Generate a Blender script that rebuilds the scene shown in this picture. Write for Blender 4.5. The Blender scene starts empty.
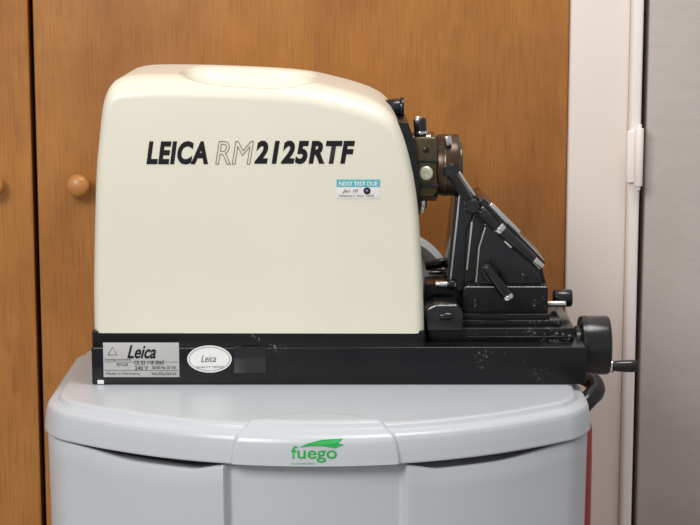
import bpy, bmesh, math
from math import radians, sin, cos, pi
from mathutils import Vector, Matrix
from mathutils.bvhtree import BVHTree

TH=radians(9.43); F=1926.0; CY=-1.9; CZ=1.221
def P(px,py,y):
    d=Vector((px-350, F*cos(TH)+(262.5-py)*sin(TH), -F*sin(TH)+(262.5-py)*cos(TH)))
    t=(y-CY)/d.y
    return Vector((d.x*t, y, CZ+d.z*t))
def S(y): return (y-CY)/F   # metres per pixel approx

# ---------------------------------------------------------------- materials
def mat(name,col,rough=.5,metal=0,spec=.5,coat=0):
    m=bpy.data.materials.new(name); m.use_nodes=True
    b=m.node_tree.nodes['Principled BSDF']
    b.inputs['Base Color'].default_value=(*col,1); b.inputs['Roughness'].default_value=rough
    b.inputs['Metallic'].default_value=metal; b.inputs['Specular IOR Level'].default_value=spec
    b.inputs['Coat Weight'].default_value=coat
    return m
def nodes(m): 
    nt=m.node_tree; return nt, nt.nodes, nt.links, nt.nodes['Principled BSDF']
def coords(nt,scale):
    tc=nt.nodes.new('ShaderNodeTexCoord'); mp=nt.nodes.new('ShaderNodeMapping')
    mp.inputs['Scale'].default_value=scale
    nt.links.new(tc.outputs['Object'],mp.inputs['Vector']); return mp.outputs['Vector']
def noise(nt,vec,scale,detail=4,rough=.55):
    n=nt.nodes.new('ShaderNodeTexNoise'); n.inputs['Scale'].default_value=scale
    n.inputs['Detail'].default_value=detail; n.inputs['Roughness'].default_value=rough
    nt.links.new(vec,n.inputs['Vector']); return n.outputs['Fac']
def ramp(nt,fac,stops):
    r=nt.nodes.new('ShaderNodeValToRGB'); nt.links.new(fac,r.inputs['Fac'])
    e=r.color_ramp.elements
    while len(e)<len(stops): e.new(.5)
    for i,(p,c) in enumerate(stops):
        e[i].position=p; e[i].color=(*c,1)
    return r.outputs['Color']
def bump(nt,fac,strength,dist=.001):
    b=nt.nodes.new('ShaderNodeBump'); b.inputs['Strength'].default_value=strength
    b.inputs['Distance'].default_value=dist
    nt.links.new(fac,b.inputs['Height']); nt.links.new(b.outputs['Normal'],nt.nodes['Principled BSDF'].inputs['Normal'])
def mixc(nt,fac,a,b,mode='MIX'):
    x=nt.nodes.new('ShaderNodeMix'); x.data_type='RGBA'; x.blend_type=mode
    if isinstance(fac,(int,float)): x.inputs[0].default_value=fac
    else: nt.links.new(fac,x.inputs[0])
    nt.links.new(a,x.inputs[6]); nt.links.new(b,x.inputs[7]); return x.outputs[2]

def wood_mat(name,c1,c2,c3):
    m=mat(name,c2,.34); nt,ns,l,b=nodes(m)
    v=coords(nt,(7,7,1.6)); a=noise(nt,v,1.6,6,.6)
    ca=ramp(nt,a,[(.3,c1),(.52,c2),(.72,c3)])
    v2=coords(nt,(420,420,16)); f=noise(nt,v2,1.0,3,.6)
    cb=ramp(nt,f,[(.36,(.70,.64,.58)),(.52,(1,1,1))])
    c=mixc(nt,.5,ca,cb,'MULTIPLY')
    v3=coords(nt,(4.5,4.5,4)); g=noise(nt,v3,1.6,5,.6)
    cc=ramp(nt,g,[(.34,(.72,.66,.60)),(.66,(1,1,1))])
    c=mixc(nt,.8,c,cc,'MULTIPLY')
    l.new(c,b.inputs['Base Color']); return m
M_wood=wood_mat('varnished_wood',(.39,.152,.036),(.47,.197,.046),(.52,.23,.058))
M_woodL=wood_mat('varnished_wood_b',(.41,.162,.040),(.49,.208,.051),(.54,.243,.063))
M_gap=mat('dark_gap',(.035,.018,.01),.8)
M_knob=mat('knob_wood',(.50,.21,.06),.33)

M_cream=mat('cream_enamel',(.76,.72,.58),.33); nt,ns,l,b=nodes(M_cream)
v=coords(nt,(1,1,1)); n=noise(nt,v,900,2); bump(nt,n,.12,.0004)
n2=noise(nt,v,6,4); l.new(ramp(nt,n2,[(.3,(.73,.69,.565)),(.7,(.765,.73,.605))]),b.inputs['Base Color'])

M_black=mat('black_enamel',(.006,.006,.007),.3,0,.3); nt,ns,l,b=nodes(M_black)
v=coords(nt,(1,1,1)); n=noise(nt,v,260,6,.7)
n2=noise(nt,v,14,3)
mu=nt.nodes.new('ShaderNodeMath'); mu.operation='MULTIPLY'; l.new(n,mu.inputs[0]); l.new(n2,mu.inputs[1])
l.new(ramp(nt,mu.outputs[0],[(.0,(.005,.005,.006)),(.37,(.008,.008,.009)),(.42,(.22,.21,.19))]),b.inputs['Base Color'])
l.new(ramp(nt,n2,[(.3,(.2,.2,.2)),(.7,(.34,.34,.34))]),b.inputs['Roughness'])
M_blk=mat('black_plastic',(.008,.008,.008),.24,0,.5)
M_blkm=mat('black_anodised',(.022,.022,.024),.2,.35,.6)
M_steel=mat('brushed_steel',(.75,.74,.71),.24,1)
M_bronze=mat('bronzed_metal',(.12,.095,.05),.27,.75)
M_brown=mat('dark_brown_metal',(.065,.036,.022),.3,.5)
M_brass=mat('pale_screw',(.78,.75,.58),.3,.6)
M_ink=mat('black_ink',(.010,.010,.012),.5,0,.2)
M_grey_ink=mat('grey_ink',(.13,.12,.11),.5)
M_plate=mat('silver_label',(.48,.47,.45),.45,.15)
M_white=mat('white_label',(.78,.77,.75),.5)
M_teal=mat('teal_label',(.10,.45,.50),.5)
M_green=mat('green_print',(.01,.36,.06),.5)
M_red=mat('red_enamel',(.36,.006,.015),.35)
M_bin=mat('grey_plastic',(.53,.55,.58),.3); nt,ns,l,b=nodes(M_bin)
v=coords(nt,(1,1,1)); n=noise(nt,v,700,2); bump(nt,n,.1,.0004)
n2=noise(nt,v,5,5); l.new(ramp(nt,n2,[(.3,(.505,.525,.55)),(.7,(.54,.56,.585))]),b.inputs['Base Color'])
M_dark=mat('gap_shade_black',(.012,.012,.013),.6)  # near-black colour for the shade in the slot below the lid
M_trim=mat('trim_paint',(.82,.73,.66),.45)
M_trim2=mat('door_frame_paint',(.88,.81,.76),.4)
M_door=mat('greyed_door',(.46,.40,.375),.6); nt,ns,l,b=nodes(M_door)
v=coords(nt,(1,1,1)); n=noise(nt,v,45,6); bump(nt,n,.35,.003)
n2=noise(nt,v,3.5,3); l.new(ramp(nt,n2,[(.3,(.46,.395,.37)),(.7,(.55,.485,.455))]),b.inputs['Base Color'])
M_wall=mat('wall_paint',(.55,.48,.45),.7); nt,ns,l,b=nodes(M_wall)
v=coords(nt,(1,1,1)); n=noise(nt,v,60,5); bump(nt,n,.2,.002)
M_floor=mat('floor_tiles',(.3,.27,.24),.4); nt,ns,l,b=nodes(M_floor)
v=coords(nt,(1,1,1)); br=nt.nodes.new('ShaderNodeTexBrick'); br.offset=0
br.inputs['Scale'].default_value=3; br.inputs['Color1'].default_value=(.34,.30,.26,1); br.inputs['Color2'].default_value=(.31,.28,.25,1)
br.inputs['Mortar'].default_value=(.15,.14,.13,1); br.inputs['Mortar Size'].default_value=.01
br.inputs['Brick Width'].default_value=1; br.inputs['Row Height'].default_value=1
l.new(v,br.inputs['Vector']); l.new(br.outputs['Color'],b.inputs['Base Color'])

# ---------------------------------------------------------------- helpers
def empty(name,loc):
    e=bpy.data.objects.new(name,None); e.location=loc; e.empty_display_size=.05
    bpy.context.collection.objects.link(e); return e
def reg(o,parent):
    if parent is not None:
        o.parent=parent; o.matrix_parent_inverse=Matrix.Translation(-parent.location)
    return o
def mesh(name,vs,fs,m,parent=None,smooth=True,angle=35,bevel=0,seg=3):
    me=bpy.data.meshes.new(name); me.from_pydata([tuple(v) for v in vs],[],fs)
    bm=bmesh.new(); bm.from_mesh(me); bmesh.ops.recalc_face_normals(bm,faces=bm.faces)
    if bevel>0:
        es=[e for e in bm.edges if len(e.link_faces)==2 and e.calc_face_angle(0)>radians(25)]
        bmesh.ops.bevel(bm,geom=es,offset=bevel,segments=seg,profile=.5,affect='EDGES',clamp_overlap=True)
    if smooth:
        for f in bm.faces: f.smooth=True
        for e in bm.edges:
            if len(e.link_faces)==2 and e.calc_face_angle(0)>radians(angle): e.smooth=False
    bm.to_mesh(me); bm.free()
    me.materials.append(m)
    o=bpy.data.objects.new(name,me); bpy.context.collection.objects.link(o)
    return reg(o,parent)
def box(name,x0,x1,y0,y1,z0,z1,m,parent=None,bevel=.001):
    vs=[(x,y,z) for x in(x0,x1) for y in(y0,y1) for z in(z0,z1)]
    fs=[(0,1,3,2),(4,6,7,5),(0,4,5,1),(2,3,7,6),(0,2,6,4),(1,5,7,3)]
    return mesh(name,vs,fs,m,parent,bevel=bevel)
def prism(name,pts,y0,y1,m,parent=None,bevel=.001):
    q=[P(a,b,y0) for a,b in pts]; n=len(q)
    vs=[(v.x,y0,v.z) for v in q]+[(v.x,y1,v.z) for v in q]
    fs=[tuple(range(n)),tuple(range(2*n-1,n-1,-1))]+[(i,(i+1)%n,n+(i+1)%n,n+i) for i in range(n)]
    return mesh(name,vs,fs,m,parent,bevel=bevel)
def lathe(name,p0,p1,prof,m,parent=None,n=40,angle=35):
    p0=Vector(p0); p1=Vector(p1); ax=(p1-p0).normalized()
    u=ax.orthogonal().normalized(); w=ax.cross(u)
    vs=[];fs=[]
    for t,r in prof:
        for i in range(n):
            a=2*pi*i/n; vs.append(p0+ax*t+(u*cos(a)+w*sin(a))*r)
    for k in range(len(prof)-1):
        for i in range(n):
            j=(i+1)%n; fs.append((k*n+i,k*n+j,(k+1)*n+j,(k+1)*n+i))
    fs.append(tuple(range(n))); fs.append(tuple(range((len(prof)-1)*n,len(prof)*n)))
    return mesh(name,vs,fs,m,parent,angle=angle)
def cyl(name,p0,p1,r0,r1,m,parent=None,ch=.001,n=36):
    L=(Vector(p1)-Vector(p0)).length; ch=min(ch,L*.4,min(r0,r1)*.6)
    return lathe(name,p0,p1,[(0,r0-ch),(ch*.3,r0-ch*.3),(ch,r0),(L-ch,r1),(L-ch*.3,r1-ch*.3),(L,r1-ch)],m,parent,n)
def cylp(name,a,b,y,rp,m,parent=None,y2=None,rp2=None,ch=.001):
    y2=y if y2 is None else y2; s=S(y)
    return cyl(name,P(*a,y),P(*b,y2),rp*s,(rp if rp2 is None else rp2)*s,m,parent,ch)
def text(name,s,x0,x1,z0,z1,y,m,parent=None,shear=0,bold=0,outline=0,res=4,proj=None,off=.0004,space=1):
    cu=bpy.data.curves.new(name,'FONT'); cu.body=s; cu.shear=shear; cu.offset=bold; cu.resolution_u=res; cu.space_character=space
    if outline: cu.fill_mode='NONE'; cu.bevel_depth=outline
    o=bpy.data.objects.new(name,cu); bpy.context.collection.objects.link(o)
    bpy.context.view_layer.update()
    dg=bpy.context.evaluated_depsgraph_get()
    me=bpy.data.meshes.new_from_object(o.evaluated_get(dg))
    bpy.data.objects.remove(o)
    xs=[v.co.x for v in me.vertices]; ys=[v.co.y for v in me.vertices]
    a,b_,c,d=min(xs),max(xs),min(ys),max(ys)
    for v in me.vertices:
        X=x0+(v.co.x-a)/(b_-a)*(x1-x0); Z=z0+(v.co.y-c)/(d-c)*(z1-z0)
        Y=y-off+(-(v.co.z)*.01 if outline else 0)
        if proj:
            h=proj.ray_cast(Vector((X,-1,Z)),Vector((0,1,0)))
            Y=(h[0].y if h[0] else y)-off
        v.co=(X,Y,Z)
    me.materials.clear(); me.materials.append(m)
    o=bpy.data.objects.new(name,me); bpy.context.collection.objects.link(o)
    return reg(o,parent)
def textp(name,s,ax,ay,bx,by,y,m,parent,**k):
    a=P(ax,ay,y); c=P(bx,by,y)
    return text(name,s,a.x,c.x,c.z,a.z,y,m,parent,**k)
def platep(name,ax,ay,bx,by,y,m,parent,t=.0005,bevel=.0002):
    a=P(ax,ay,y); c=P(bx,by,y)
    return box(name,a.x,c.x,y-t,y+.0002,c.z,a.z,m,parent,bevel)
def tube(name,pts,r,m,parent=None,res=6,smooth=True):
    cu=bpy.data.curves.new(name,'CURVE'); cu.dimensions='3D'; cu.bevel_depth=r; cu.bevel_resolution=4; cu.use_fill_caps=True
    sp=cu.splines.new('POLY'); 
    pp=[Vector(p) for p in pts]
    if smooth and len(pp)>2: pp=catmull(pp,res)
    sp.points.add(len(pp)-1)
    for i,p in enumerate(pp): sp.points[i].co=(*p,1)
    cu.materials.append(m)
    o=bpy.data.objects.new(name,cu); bpy.context.collection.objects.link(o); return reg(o,parent)
def catmull(p,k=6):
    out=[]
    for i in range(len(p)-1):
        a=p[max(i-1,0)];b=p[i];c=p[i+1];d=p[min(i+2,len(p)-1)]
        for j in range(k):
            t=j/k
            out.append(.5*((2*b)+(c-a)*t+(2*a-5*b+4*c-d)*t*t+(3*b-a-3*c+d)*t**3))
    out.append(p[-1]); return out

# ---------------------------------------------------------------- room
box('floor',-3,3,-3.5,.56,-.05,0,M_floor,None,0)
WX=P(565,262,.5).x
box('wall_back',-3,3,.56,.66,0,2.6,M_wall,None,0)
wr=empty('wardrobe',(-.9,.53,0))
xs=P(35,200,.5).x
box('carcass',-1.9,WX,.53,.558,0,2.5,M_gap,wr,0)
gap=.0034
box('door_leaf_1',-1.1,xs-gap,.503,.528,.06,2.45,M_woodL,wr,.002)
box('door_leaf_2',xs+gap,WX,.50,.528,.06,2.45,M_wood,wr,.002)
box('plinth',-1.9,WX,.51,.53,0,.055,M_wood,wr,.001)
box('door_leaf_3',-1.9,-1.1-2*gap,.503,.528,.06,2.45,M_woodL,wr,.002)
for i,(kx,ky,yy) in enumerate([(78,186,.5),(-8,186,.503)]):
    c=P(kx,ky,yy-.02); c.y=yy
    lathe('knob_%d'%(i+1),c,c+Vector((0,-.03,0)),[(0,.009),(.001,.009),(.008,.0065),(.012,.008),(.016,.0125),(.021,.0145),(.026,.0135),(.029,.009),(.0305,.003)],M_knob,wr,n=36,angle=80)

tx=lambda px,y: P(px,262,y).x
fr=empty('trim_1',(tx(600,.5),.53,0))
box('casing_flat',WX+.0005,tx(625,.49),.49,.56,0,2.4,M_trim,fr,.003)
box('frame_bead',tx(625,.49),tx(638,.475),.475,.56,0,2.4,M_trim2,fr,.004)
hx=tx(634,.472)
for k,(z0,z1) in enumerate([(P(0,186,.47).z,P(0,128,.47).z),(.25,.33)]):
    cyl('hinge_barrel_%d'%k,(hx+.002,.468,z0),(hx+.002,.468,z1),.0055,.0055,M_trim2,fr)
    box('hinge_leaf_%d'%k,hx-.012,hx+.001,.470,.476,z0+.004,z1-.004,M_trim2,fr,.001)
    cyl('hinge_pin_%d'%k,(hx+.002,.468,z0-.005),(hx+.002,.468,z1+.005),.003,.003,M_trim2,fr)
dr=empty('door_1',(tx(680,.5),.53,0))
dx=tx(643,.49)
box('leaf',dx,dx+.8,.49,.53,.01,2.35,M_door,dr,.003)
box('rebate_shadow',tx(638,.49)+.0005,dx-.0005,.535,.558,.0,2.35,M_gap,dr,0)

# ---------------------------------------------------------------- bin
CX=-.032; HW=.272; ZB=.745; ZT=.78
binp=empty('pedal_bin',(CX,0,0))
YB=.20
def sst(a,b,x):
    t=max(0,min(1,(x-a)/(b-a))); return t*t*(3-2*t)
def front_y(u,amp=.115):
    y=-.065-amp*(1-abs(u)**2.1)
    t=(abs(u)-.9)/.1
    if t>0: y+=.035*(1-math.sqrt(max(0,1-t*t)))
    return y
def outline(hw=HW):
    pts=[]
    N=420
    for i in range(N+1):
        u=-1+2*i/N
        pts.append(Vector((u*hw,front_y(u))))
    y0=pts[-1].y
    R=.04
    for i in range(1,6): pts.append(Vector((hw,y0+(YB-R-y0)*i/6)))
    for i in range(0,13):
        a=i/12*pi/2; pts.append(Vector((hw-R+R*cos(a),YB-R+R*sin(a))))
    for i in range(1,12): pts.append(Vector((hw-R-(2*hw-2*R)*i/12,YB)))
    for i in range(0,13):
        a=pi/2+i/12*pi/2; pts.append(Vector((-hw+R+R*cos(a),YB-R+R*sin(a))))
    for i in range(1,6): pts.append(Vector((-hw,YB-R+(y0-YB+R)*i/6)))
    return pts
OL=outline(); NO=len(OL)
NR=[]
for i in range(NO):
    t=OL[(i+3)%NO]-OL[i-3]; t.normalize(); NR.append(Vector((t.y,-t.x)))
def offs(i,o):
    a=max(o,-.016); q=OL[i]+NR[i]*a
    r=o-a
    if r<0:
        c=Vector((0,.06)); sx=1+r/HW; sy=1+r/.22
        q=Vector((q.x*sx,c.y+(q.y-c.y)*sy))
    return q
prof=[(-.006,ZB),(-.0005,ZB),(.0,ZB+.001),(-.0005,ZB+.006),(-.001,ZB+.012),(-.0018,ZB+.018),(-.0026,ZB+.0225),(-.0038,ZB+.0255),(-.006,ZB+.0275),
      (-.009,ZB+.0285),(-.012,ZB+.029),(-.0135,ZB+.0295),(-.0148,ZB+.0315),(-.016,ZB+.0335),(-.018,ZB+.0346),(-.021,ZT),(-.026,ZT),(-.034,ZT),(-.044,ZT),(-.054,ZT)]
pd=[]
for i in range(len(prof)-1):
    a,b_=prof[i],prof[i+1]; k=4 if i>1 else 1
    for j in range(k): pd.append((a[0]+(b_[0]-a[0])*j/k,a[1]+(b_[1]-a[1])*j/k))
pd.append(prof[-1])
arc=[0]
for i in range(1,len(pd)): arc.append(arc[-1]+math.hypot(pd[i][0]-pd[i-1][0],pd[i][1]-pd[i-1][1]))
vs=[];fs=[]
for k,(o,z) in enumerate(pd):
    for i in range(NO):
        p=OL[i]; q=offs(i,o); zz=z; s=arc[k]-.006
        if p.y<0:
            e=math.sqrt((p.x/.079)**2+(max(s,0)/.080)**2)
            hgt=.0045*(1-sst(.955,1.0,e))
            w=sst(.02,.045,s)
            q=q+NR[i]*hgt*(1-w)*(1 if k>1 else 0); zz=z+hgt*.7*w
        vs.append((q.x+CX,q.y,zz))
for k in range(len(pd)-1):
    for i in range(NO):
        j=(i+1)%NO; fs.append((k*NO+i,k*NO+j,(k+1)*NO+j,(k+1)*NO+i))
fs.append(tuple(range((len(pd)-1)*NO,len(pd)*NO))); fs.append(tuple(range(NO)))
lid=mesh('lid',vs,fs,M_bin,binp,angle=40)
vs=[];fs=[]
def btop(x):
    d=abs(x); return ZB-.0022-.0065*sst(.08,.12,d)*(1-sst(.17,.25,d))
zl=[('t',-.012,-.002),('t',-.003,-.0),('t',-.0012,-.0008),('t',0,-.003),('t',.0,-.02)]+[('z',0,z) for z in (.70,.66,.6,.5,.3,.1,.03,.0)]
for kind,o,z in zl:
    for i in range(NO):
        p=OL[i]; 
        zz=(btop(p.x) if p.y<0 else ZB-.003)+z if kind=='t' else z
        tp=.10*(ZB-zz)/ZB
        oo=-.003+o-.26*tp*.35
        if p.y<0:
            oo-=.011*(1-sst(.082,.087,abs(p.x)))
        q=p+NR[i]*oo
        vs.append((q.x+CX,q.y,zz))
K=len(zl)
for k in range(K-1):
    for i in range(NO):
        j=(i+1)%NO; fs.append((k*NO+i,k*NO+j,(k+1)*NO+j,(k+1)*NO+i))
fs.append(tuple(range(NO))); fs.append(tuple(range((K-1)*NO,K*NO)))
mesh('body',vs,fs,M_bin,binp,angle=40)
vs=[];
for z in (.70,ZB+.002):
    for i in range(NO):
        q=OL[i]+NR[i]*(-.022); vs.append((q.x+CX,q.y,z))
fs=[(i,(i+1)%NO,NO+(i+1)%NO,NO+i) for i in range(NO)]+[tuple(range(NO)),tuple(range(NO,2*NO))]
mesh('lid_gap_shade',vs,fs,M_dark,binp)  # dark block added inside so the gap under the lid reads as shade
bvh=BVHTree.FromPolygons([v.co for v in lid.data.vertices],[p.vertices[:] for p in lid.data.polygons])
YL=-.182
a=P(291,446,YL); c=P(337,462,YL)
text('logo_text','fuego',a.x,c.x,c.z,a.z,YL,M_green,binp,bold=.012,proj=bvh)
a=P(292,462,YL); c=P(315,464.6,YL)
text('logo_small','by DOMOPAC',a.x,c.x,c.z,a.z,YL,M_green,binp,proj=bvh)
sw=[(299,447),(308,443),(322,440),(343,439),(337,443),(344,444.5),(334,447.5),(322,445.5),(310,445.5)]
vv=[]
for q in sw:
    p=P(*q,YL); h=bvh.ray_cast(Vector((p.x,-1,p.z)),Vector((0,1,0))); vv.append(Vector((p.x,(h[0].y if h[0] else YL)-.0012,p.z)))
mesh('logo_flame',vv,[tuple(range(len(vv)))],M_green,binp,smooth=False)

# ---------------------------------------------------------------- fire extinguisher behind bin
ex=P(592,430,.36).x-.078
fe=empty('fire_extinguisher',(ex,.36,0))
lathe('cylinder',(ex,.36,0),(ex,.36,1),[(0,.07),(.01,.078),(.61,.078),(.645,.0775),(.672,.070),(.688,.04),(.694,.02)],M_red,fe,angle=60)
lathe('valve',(ex,.36,.693),(ex,.36,1),[(0,.02),(.025,.02),(.027,.013),(.04,.013)],M_blk,fe)
box('valve_lever',ex-.02,ex+.05,.351,.369,.722,.730,M_blk,fe,.002)
tube('hose',[(ex+.012,.36,.706),(ex+.045,.36,.712),(ex+.072,.35,.706),(ex+.078,.33,.697),(ex+.064,.31,.688),(ex+.045,.30,.665),(ex+.03,.285,.60),(ex+.025,.275,.5)],.011,M_blk,fe)

# ---------------------------------------------------------------- microtome
mt=empty('microtome',(-.03,.1,.78))
DB=.19
zb=.7803
L0=P(92,385,0).x; R0=P(586,385,0).x
zt=P(0,347,0).z
box('base_plate',L0,R0,0,DB,zb,zt,M_black,mt,.002)
HR=P(425,333,0).x
zr=P(0,333,0).z
box('base_riser',L0+.001,HR-.001,.0015,DB-.002,zt-.001,zr+.002,M_black,mt,.001)
o3=[(93,333,.0),(94,290,.012),(95,240,.015),(97,170,.015),(101,130,.02),(108,100,.05),(120,80,.1),(138,68,.17),(165,64,.19),(230,65,.19),(300,69,.19),(340,77,.19),(370,89,.15),(388,104,.1),(400,127,.05),(410,160,.03),(417,200,.02),(421,250,.015),(423,290,.012),(424.5,333,.0)]
q=[P(*a) for a in o3]; q=[Vector((v.x,0,v.z)) for v in q]
q[0].z=zr;q[-1].z=zr
q=catmull(q,6)
def resample(p,n):
    L=[0]
    for i in range(1,len(p)): L.append(L[-1]+(p[i]-p[i-1]).length)
    out=[];j=0
    for i in range(n):
        s=L[-1]*i/(n-1)
        while j<len(L)-2 and L[j+1]<s: j+=1
        t=(s-L[j])/max(1e-9,L[j+1]-L[j]); out.append(p[j].lerp(p[j+1],min(1,t)))
    return out
q=resample(q,160); nh=len(q)
nn=[]
for i in range(nh):
    t=(q[min(i+3,nh-1)]-q[max(i-3,0)]).normalized(); nn.append(Vector((-t.z,0,t.x)))
rings=[]
ST=12
RX,RZ,RY=.010,.022,.034
for s in range(ST+1):
    t=s/ST*pi/2
    rings.append((RY*(1-cos(t)),(1-sin(t)),1))
ringsB=[( .196-.012*(1-cos(t)),1-sin(t),.4) for t in [pi/2*(1-s/6) for s in range(7)]]
vs=[];fs=[]
allr=rings+ringsB
for y,ins,sc in allr:
    for i in range(nh):
        n_=nn[i]; p=q[i]
        x=p.x-n_.x*RX*ins*sc; z=p.z-max(0,n_.z)*RZ*ins*sc
        yy=y
        if sc==1:
            k=max(0,n_.z)**1.2; yy=y*(.4+.6*k)
        vs.append((x,yy+.0,z))
for k in range(len(allr)-1):
    for i in range(nh-1):
        fs.append((k*nh+i,k*nh+i+1,(k+1)*nh+i+1,(k+1)*nh+i))
    fs.append((k*nh+nh-1,k*nh,(k+1)*nh,(k+1)*nh+nh-1))
fs.append(tuple(range(nh))); fs.append(tuple(range((len(allr)-1)*nh,len(allr)*nh)))
hs=mesh('housing',vs,fs,M_cream,mt,angle=45)
# carrying recess in the top, running out through the rounded front edge
ztop=max(v.z for v in q)
bm=bmesh.new(); bmesh.ops.create_uvsphere(bm,u_segments=96,v_segments=64,radius=1)
xa=P(183,70,.1).x; xb=P(316,75,.06).x
def spw(v,e): return math.copysign(abs(v)**e,v)
cv=[]
for v in bm.verts:
    x,y,z=v.co
    X=spw(x,.62); Y=spw(y,.6); Z=spw(z,.75)
    sl=(Y+1)/2       # floor slopes down towards the front
    cv.append(((xa+xb)/2+X*(xb-xa)/2, .062+Y*.058, ztop+.004+Z*.026-X*.006-(1-sl)*.004))
cf=[tuple(v.index for v in f.verts) for f in bm.faces]; bm.free()
cut=mesh('cutter',cv,cf,M_cream,None)
md=hs.modifiers.new('b','BOOLEAN'); md.operation='DIFFERENCE'; md.object=cut; md.solver='EXACT'
bpy.context.view_layer.update()
dg=bpy.context.evaluated_depsgraph_get()
me=bpy.data.meshes.new_from_object(hs.evaluated_get(dg)); hs.modifiers.clear()
hs.data=me
bpy.data.objects.remove(cut)

YF=0
textp('label_maker','LEICA',146,141,208,164.5,YF,M_ink,mt,shear=.2,bold=.046,space=1.1)
textp('label_series','RM',215,141,254,164.5,YF,M_grey_ink,mt,shear=.2,outline=.012)
textp('label_number','2125RTF',254,140.5,355,164,YF,M_ink,mt,shear=.2,bold=.046,space=1.1)
platep('test_sticker',336.5,180,380,198.5,YF,M_white,mt)
platep('test_sticker_band',336.5,179.5,380,187,YF-.0005,M_teal,mt,.0002,0)
textp('test_sticker_text','NEXT TEST DUE',339,181.5,377.5,185.7,YF-.0008,M_white,mt,bold=.02)
textp('test_sticker_writing','Jan 10',342,189,358,193.5,YF-.0007,M_grey_ink,mt,shear=.4)
textp('test_sticker_small','Tested by S. Hunt  23456',338.5,194.5,374,197.5,YF-.0007,M_grey_ink,mt)
c=P(367,190.8,YF-.0006); cyl('test_sticker_dot',c,c+Vector((0,-.0004,0)),.0035,.0035,M_ink,mt,.0001)
c=P(367,190.8,YF-.001); cyl('test_sticker_dot_core',c,c+Vector((0,-.0004,0)),.0014,.0014,mat('violet',(.2,.18,.45),.5),mt,.0001)
platep('rating_plate',103,342.5,179.5,377,.0,M_plate,mt,.0008)
textp('plate_script','Leica',127,345,156,358.5,-.0009,M_ink,mt,shear=.35,bold=.02)
for i,(a,b_,c_,d,s) in enumerate([(104.5,358.5,131,361,'Cambridge Instruments'),(134,360.5,164,364.5,'CE 02 118 2065'),(117,363,128,366,'RM 2125'),(135,366,148,370,'240 V'),(152,366,176,369,'50/60 Hz 25 VA'),(106,372.5,140,375,'Made in Germany'),(152,372.5,176,375,'NUSSLOCH')]):
    textp('plate_text_%d'%i,s,a,b_,c_,d,-.0009,M_ink,mt)
tri=[P(108,355,-.0009),P(117,355,-.0009),P(112.5,347,-.0009)]
tube('plate_triangle',tri+[tri[0]],.0003,M_ink,mt,smooth=False)
for k,(z) in enumerate((362,370.5)):
    a=P(104.5,z,-.0009);b_=P(178,z,-.0009); tube('plate_line_%d'%k,[a,b_],.00018,M_ink,mt,smooth=False)
def disc(name,cx,cy,rx,ry,y,m,t=.0005,n=48):
    ctr=P(cx,cy,y); sx=S(y)*rx*1.01; sz=S(y)*ry*1.01
    vs=[(ctr.x+cos(2*pi*i/n)*sx,y+.0002,ctr.z+sin(2*pi*i/n)*sz) for i in range(n)]+[(ctr.x+cos(2*pi*i/n)*sx,y-t,ctr.z+sin(2*pi*i/n)*sz) for i in range(n)]
    fs=[tuple(range(n)),tuple(range(n,2*n))]+[(i,(i+1)%n,n+(i+1)%n,n+i) for i in range(n)]
    return mesh(name,vs,fs,m,mt)
disc('oval_sticker',209.5,359,22.5,14,.0,M_white)
ctr=P(209.5,359,-.0006)
tube('oval_ring',[(ctr.x+cos(2*pi*i/48)*.0205,-.0006,ctr.z+sin(2*pi*i/48)*.0122) for i in range(49)],.00025,M_grey_ink,mt,smooth=False)
textp('oval_script','Leica',201,355,216,362,-.0006,M_grey_ink,mt,shear=.35)
textp('oval_small','QUALITY TESTED',196,366,224,368.5,-.0006,M_grey_ink,mt)
platep('blank_sticker',234,346.5,266,373,.0,mat('black_gloss_tape',(.006,.006,.007),.08,0,.7),mt,.0006)
platep('tiny_sticker',97.5,380,104,384,.0,M_white,mt,.0005)
xr0=P(428,330,.03).x; xr1=P(574,330,.03).x
zs=P(0,318,.05).z
box('slide_rail',xr0,xr1,.028,.165,zt-.0005,zs-.006,M_black,mt,.0015)
box('slide_rail_upper',xr0+.006,xr1-.012,.038,.155,zs-.007,zs,M_black,mt,.001)
box('slide_rail_groove_strip',P(470,0,.03).x,xr1-.002,.0265,.0285,zt+.004,zt+.0055,M_blkm,mt,.0004)
prism('stop_block',[(427,331),(427,308),(436,304),(457,304),(463,312),(463,331)],.02,.06,M_blkm,mt,.001)
prism('stop_block_glint',[(428,309),(436,305),(457,305),(457,306.2),(436.3,306.2),(428,310.2)],.0192,.021,M_steel,mt,.0002)  # thin bright strip standing in for light caught on the block's rim
prism('clamp_block',[(424,306),(426,285),(446,283),(462,290),(463,306)],.07,.12,M_black,mt,.001)
cylp('clamp_screw',(440,316),(452,316),.018,4,M_blk,mt)

# specimen head
prism('head_slide',[(398,122),(408,122),(414,140),(419,175),(420,215),(398,215)],.04,.13,M_blk,mt,.001)
prism('head_block',[(411,143),(414,137),(436,137),(438,141),(438,192),(434,197),(418,197),(414,190)],.055,.115,M_bronze,mt,.0025)
prism('head_block_groove',[(410.5,160),(438.3,160),(438.3,163),(410.5,163)],.0535,.116,M_blk,mt,.0003)
prism('head_block_jaw',[(420,184),(438.6,184),(438.6,188),(420,188)],.053,.116,M_blkm,mt,.0003)
prism('head_collar',[(418,196),(438,196),(436,201),(420,201)],.06,.11,M_brown,mt,.001)
cylp('ball_clamp_ring',(436,165),(459,165),.085,31,M_brown,mt,ch=.003)
cylp('ball_clamp_groove',(443,165),(446,165),.085,31.6,M_bronze,mt)
cylp('ball_clamp_face',(458,166),(462,166),.085,24,M_bronze,mt,ch=.002)
p=P(426,173,.055); lathe('head_screw',p,p+Vector((0,-.01,0)),[(0,.0072),(.004,.0072),(.005,.006),(.0052,.003),(.004,.0025)],M_brass,mt)
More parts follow.
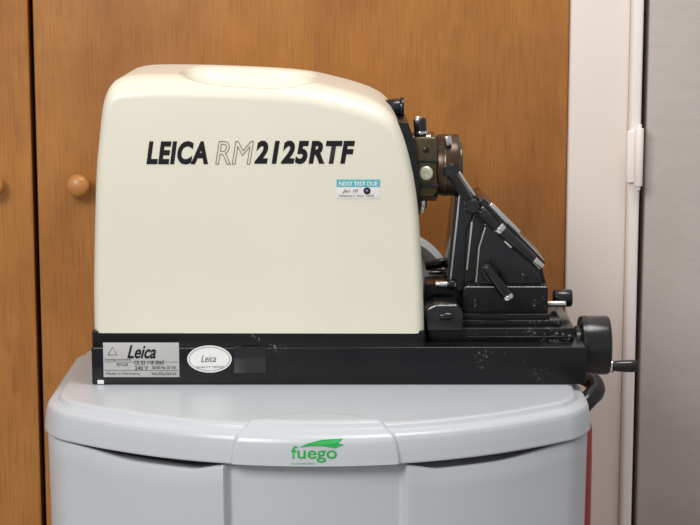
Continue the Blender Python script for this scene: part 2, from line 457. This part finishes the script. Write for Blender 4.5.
p=P(426,150,.055); lathe('head_screw_small',p,p+Vector((0,-.01,0)),[(0,.003),(.002,.003),(.0025,.002)],M_blk,mt)
cylp('lower_screw',(423,198),(422,208),.07,4.5,M_steel,mt)
cylp('lower_screw_tip',(422,207),(422,213),.07,3.2,M_brass,mt)
cylp('upper_stem',(421,140),(420,128),.07,4,M_steel,mt)
cylp('upper_lever',(421,137),(419.5,118),.065,6.5,M_blkm,mt,ch=.002)
cylp('upper_lever_band',(421,134),(420.7,131),.065,6.9,M_steel,mt,ch=.0005)
cylp('upper_lever_top',(417,124),(419,116),.062,3,M_steel,mt)
cylp('upper_lever_foot',(411,140),(431,138),.065,4,M_steel,mt)
cylp('rear_knob',(385,109),(401,107),.12,9,M_blk,mt,ch=.002)
cylp('rear_knob_cap',(400,107),(404,107),.12,10,M_blkm,mt)
cylp('ring_bolt',(447,136),(449,145),.06,4,M_steel,mt)
cylp('lever_hub',(446,170),(454,170),.045,7,M_blkm,mt)
p=P(450,171,.04); lathe('lever_hub_screw',p+Vector((0,.01,0)),p-Vector((0,.006,0)),[(0,.007),(.013,.007),(.015,.0055)],M_blkm,mt)
cylp('lever_arm_upper',(449,170),(472,205),.04,5.2,M_blk,mt,rp2=4.2)
cylp('lever_arm_rod',(458,172),(474,196),.05,2.2,M_steel,mt)
p=P(472,206,.04); lathe('lever_joint',p+Vector((0,.008,0)),p-Vector((0,.007,0)),[(0,.006),(.001,.0075),(.013,.0075),(.015,.006)],M_blkm,mt)

# knife holder
KY=.05
prism('holder_foot',[(463,318),(463,288),(470,284),(546,284),(548,288),(548,318)],KY,.145,M_black,mt,.0012)
prism('holder_foot_glint',[(466,286.5),(547,286.5),(547,287.6),(466,287.6)],KY-.0006,KY+.001,M_steel,mt,.0002)  # steel sliver added as a rim highlight on the black foot
prism('holder_foot_flange',[(460,322),(460,314),(550,314),(550,322)],KY-.006,.15,M_black,mt,.001)
prism('holder_back_arm',[(447,291),(451,240),(455,200),(461,192),(471,190),(478,198),(471,235),(468,291)],.062,.14,M_blkm,mt,.0012)
prism('holder_wedge',[(464,286),(466,232),(477,206),(487,204),(541,262),(547,286)],.058,.14,M_blk,mt,.0015)
prism('holder_cheek',[(474,284),(477,246),(484,224),(490,221),(536,267),(543,284)],.05,.06,M_blkm,mt,.0012)
prism('pressure_plate',[(478,202),(484,198),(546,263),(541,268)],.052,.15,M_blkm,mt,.0008)
prism('pressure_plate_edge',[(480.5,208),(482.5,206),(541.5,267.5),(539.5,269.5)],.049,.052,M_steel,mt,.0003)
prism('blade_edge',[(463,196),(466,195),(482,212),(480,214)],.056,.145,M_steel,mt,.0003)
prism('cheek_edge',[(449.5,280),(458.5,197),(460.5,197),(451.5,280)],.0605,.064,M_steel,mt,.0003)
prism('cheek_edge_low',[(466,270),(471,222),(473,222),(468,270)],.0570,.060,M_steel,mt,.0003)
prism('cheek_edge_inner',[(475.5,282),(478.5,247),(485,227),(486,227.5),(480,247),(477,282)],.0490,.051,M_steel,mt,.0002)
cylp('holder_pin',(468,196),(468,210),.057,4,M_steel,mt)
cylp('clamp_lever_arm',(480,211),(523,252),.042,5,M_blk,mt,rp2=3.6)
cylp('clamp_lever_grip',(500,229),(534,260),.040,5.6,M_blkm,mt,rp2=4.4,ch=.002)
cylp('clamp_lever_link',(490,204),(519,233),.045,2.8,M_steel,mt)
cylp('clamp_lever_collar',(498,227),(502,231),.040,6.2,M_steel,mt,ch=.0006)
for i,(a,b_) in enumerate([((530,255),(543,267)),((505,240),(512,247))]):
    cylp('hinge_%d'%i,a,b_,.042,2.8,M_steel,mt)
p=P(489,272,.05); lathe('lever_boss',p+Vector((0,.004,0)),p-Vector((0,.014,0)),[(0,.008),(.001,.009),(.014,.009),(.017,.007)],M_blkm,mt)
cylp('side_lever',(486,266),(507,296),.033,4.8,M_blk,mt,rp2=6,ch=.002)
cylp('side_lever_cap',(506.5,295),(509,299),.033,6.2,M_steel,mt,ch=.001)
cylp('left_rod',(435,284),(456,285),.06,3.4,M_steel,mt)
cylp('left_rod_knob',(447,284),(455,284.5),.06,5,M_blk,mt)
cylp('right_rod',(546,304),(566,304),.075,3.2,M_steel,mt)
cylp('right_knob',(553,298),(572,298),.10,9,M_blk,mt,ch=.002)
for k,px in enumerate((475,534)):
    p=P(px,303,KY); lathe('foot_screw_%d'%k,p,p+Vector((0,-.01,0)),[(0,.0035),(.0015,.0035),(.002,.003),(.001,.002)],M_blkm,mt)
p=P(524,276,KY); lathe('cheek_screw',p,p+Vector((0,-.01,0)),[(0,.003),(.0015,.003),(.002,.002)],M_blkm,mt)
c=P(392,292,.205); 
wheel_c=Vector((c.x,.196,c.z))
lathe('handwheel',wheel_c,wheel_c+Vector((0,.03,0)),[(0,.012),(.006,.014),(.008,.02),(.010,.052),(.006,.056),(.004,.062),(.008,.068),(.02,.068),(.024,.062),(.02,.055),(.02,.01)],mat('grey_enamel',(.52,.54,.56),.3),mt,n=64)
cylp('wheel_lock',(425,266),(447,262),.15,5,M_blk,mt)
cylp('wheel_lock_tip',(428,272),(445,272),.15,3,M_steel,mt)
wz=P(0,346,.06).z; wy=.065
x0=R0-.004; x1=P(609.5,346,.06).x
Lw=x1-x0
lathe('feed_wheel',(x0,wy,wz),(x0+1,wy,wz),[(0,.02),(.004,.0205),(.0042,.029),(.006,.0305),(.009,.0308),(.0092,.0298),(.0102,.0298),(.0104,.0308),(Lw-.004,.0308),(Lw-.001,.030),(Lw,.028),(Lw-.001,.022),(Lw-.006,.02),(Lw-.006,.006)],M_blk,mt,n=64,angle=30)
hz=P(0,367,.045).z
lathe('crank_handle',(x1-.006,.05,hz),(x1+.2,.05,hz),[(0,.0045),(.006,.0045),(.0062,.0065),(.009,.0065),(.0092,.005),(.013,.0058),(.026,.0066),(.031,.0064),(.0335,.005),(.034,.002)],M_blk,mt,angle=40)
lathe('crank_ferrule',(x1-.001,.05,hz),(x1+.2,.05,hz),[(0,.0067),(.0025,.0067)],M_steel,mt)

# ---------------------------------------------------------------- light
w=bpy.data.worlds.new('world'); bpy.context.scene.world=w; w.use_nodes=True
bg=w.node_tree.nodes['Background']; bg.inputs[0].default_value=(.93,.96,1,1); bg.inputs[1].default_value=.45
def area(name,loc,target,sx,sy,pw,col):
    l_=bpy.data.lights.new(name,'AREA'); l_.shape='RECTANGLE'; l_.size=sx; l_.size_y=sy; l_.energy=pw; l_.color=col
    o=bpy.data.objects.new(name,l_); o.location=loc
    o.rotation_euler=(Vector(target)-Vector(loc)).to_track_quat('-Z','Y').to_euler()
    bpy.context.collection.objects.link(o)
area('window_light',(-1.0,-1.9,2.1),(0,.1,.95),.9,.8,39,(1,.99,.97))
area('ceiling_light',(.4,-.2,2.5),(.1,.2,.8),.6,.6,16,(1,.98,.95))
bpy.context.scene.view_settings.view_transform='Standard'

cam=bpy.data.cameras.new('camera'); co=bpy.data.objects.new('camera',cam)
cam.sensor_width=36; cam.lens=36*F/700; co.location=(0,CY,CZ); co.rotation_euler=(pi/2-TH,0,0)
cam.clip_start=.05
bpy.context.collection.objects.link(co); bpy.context.scene.camera=co
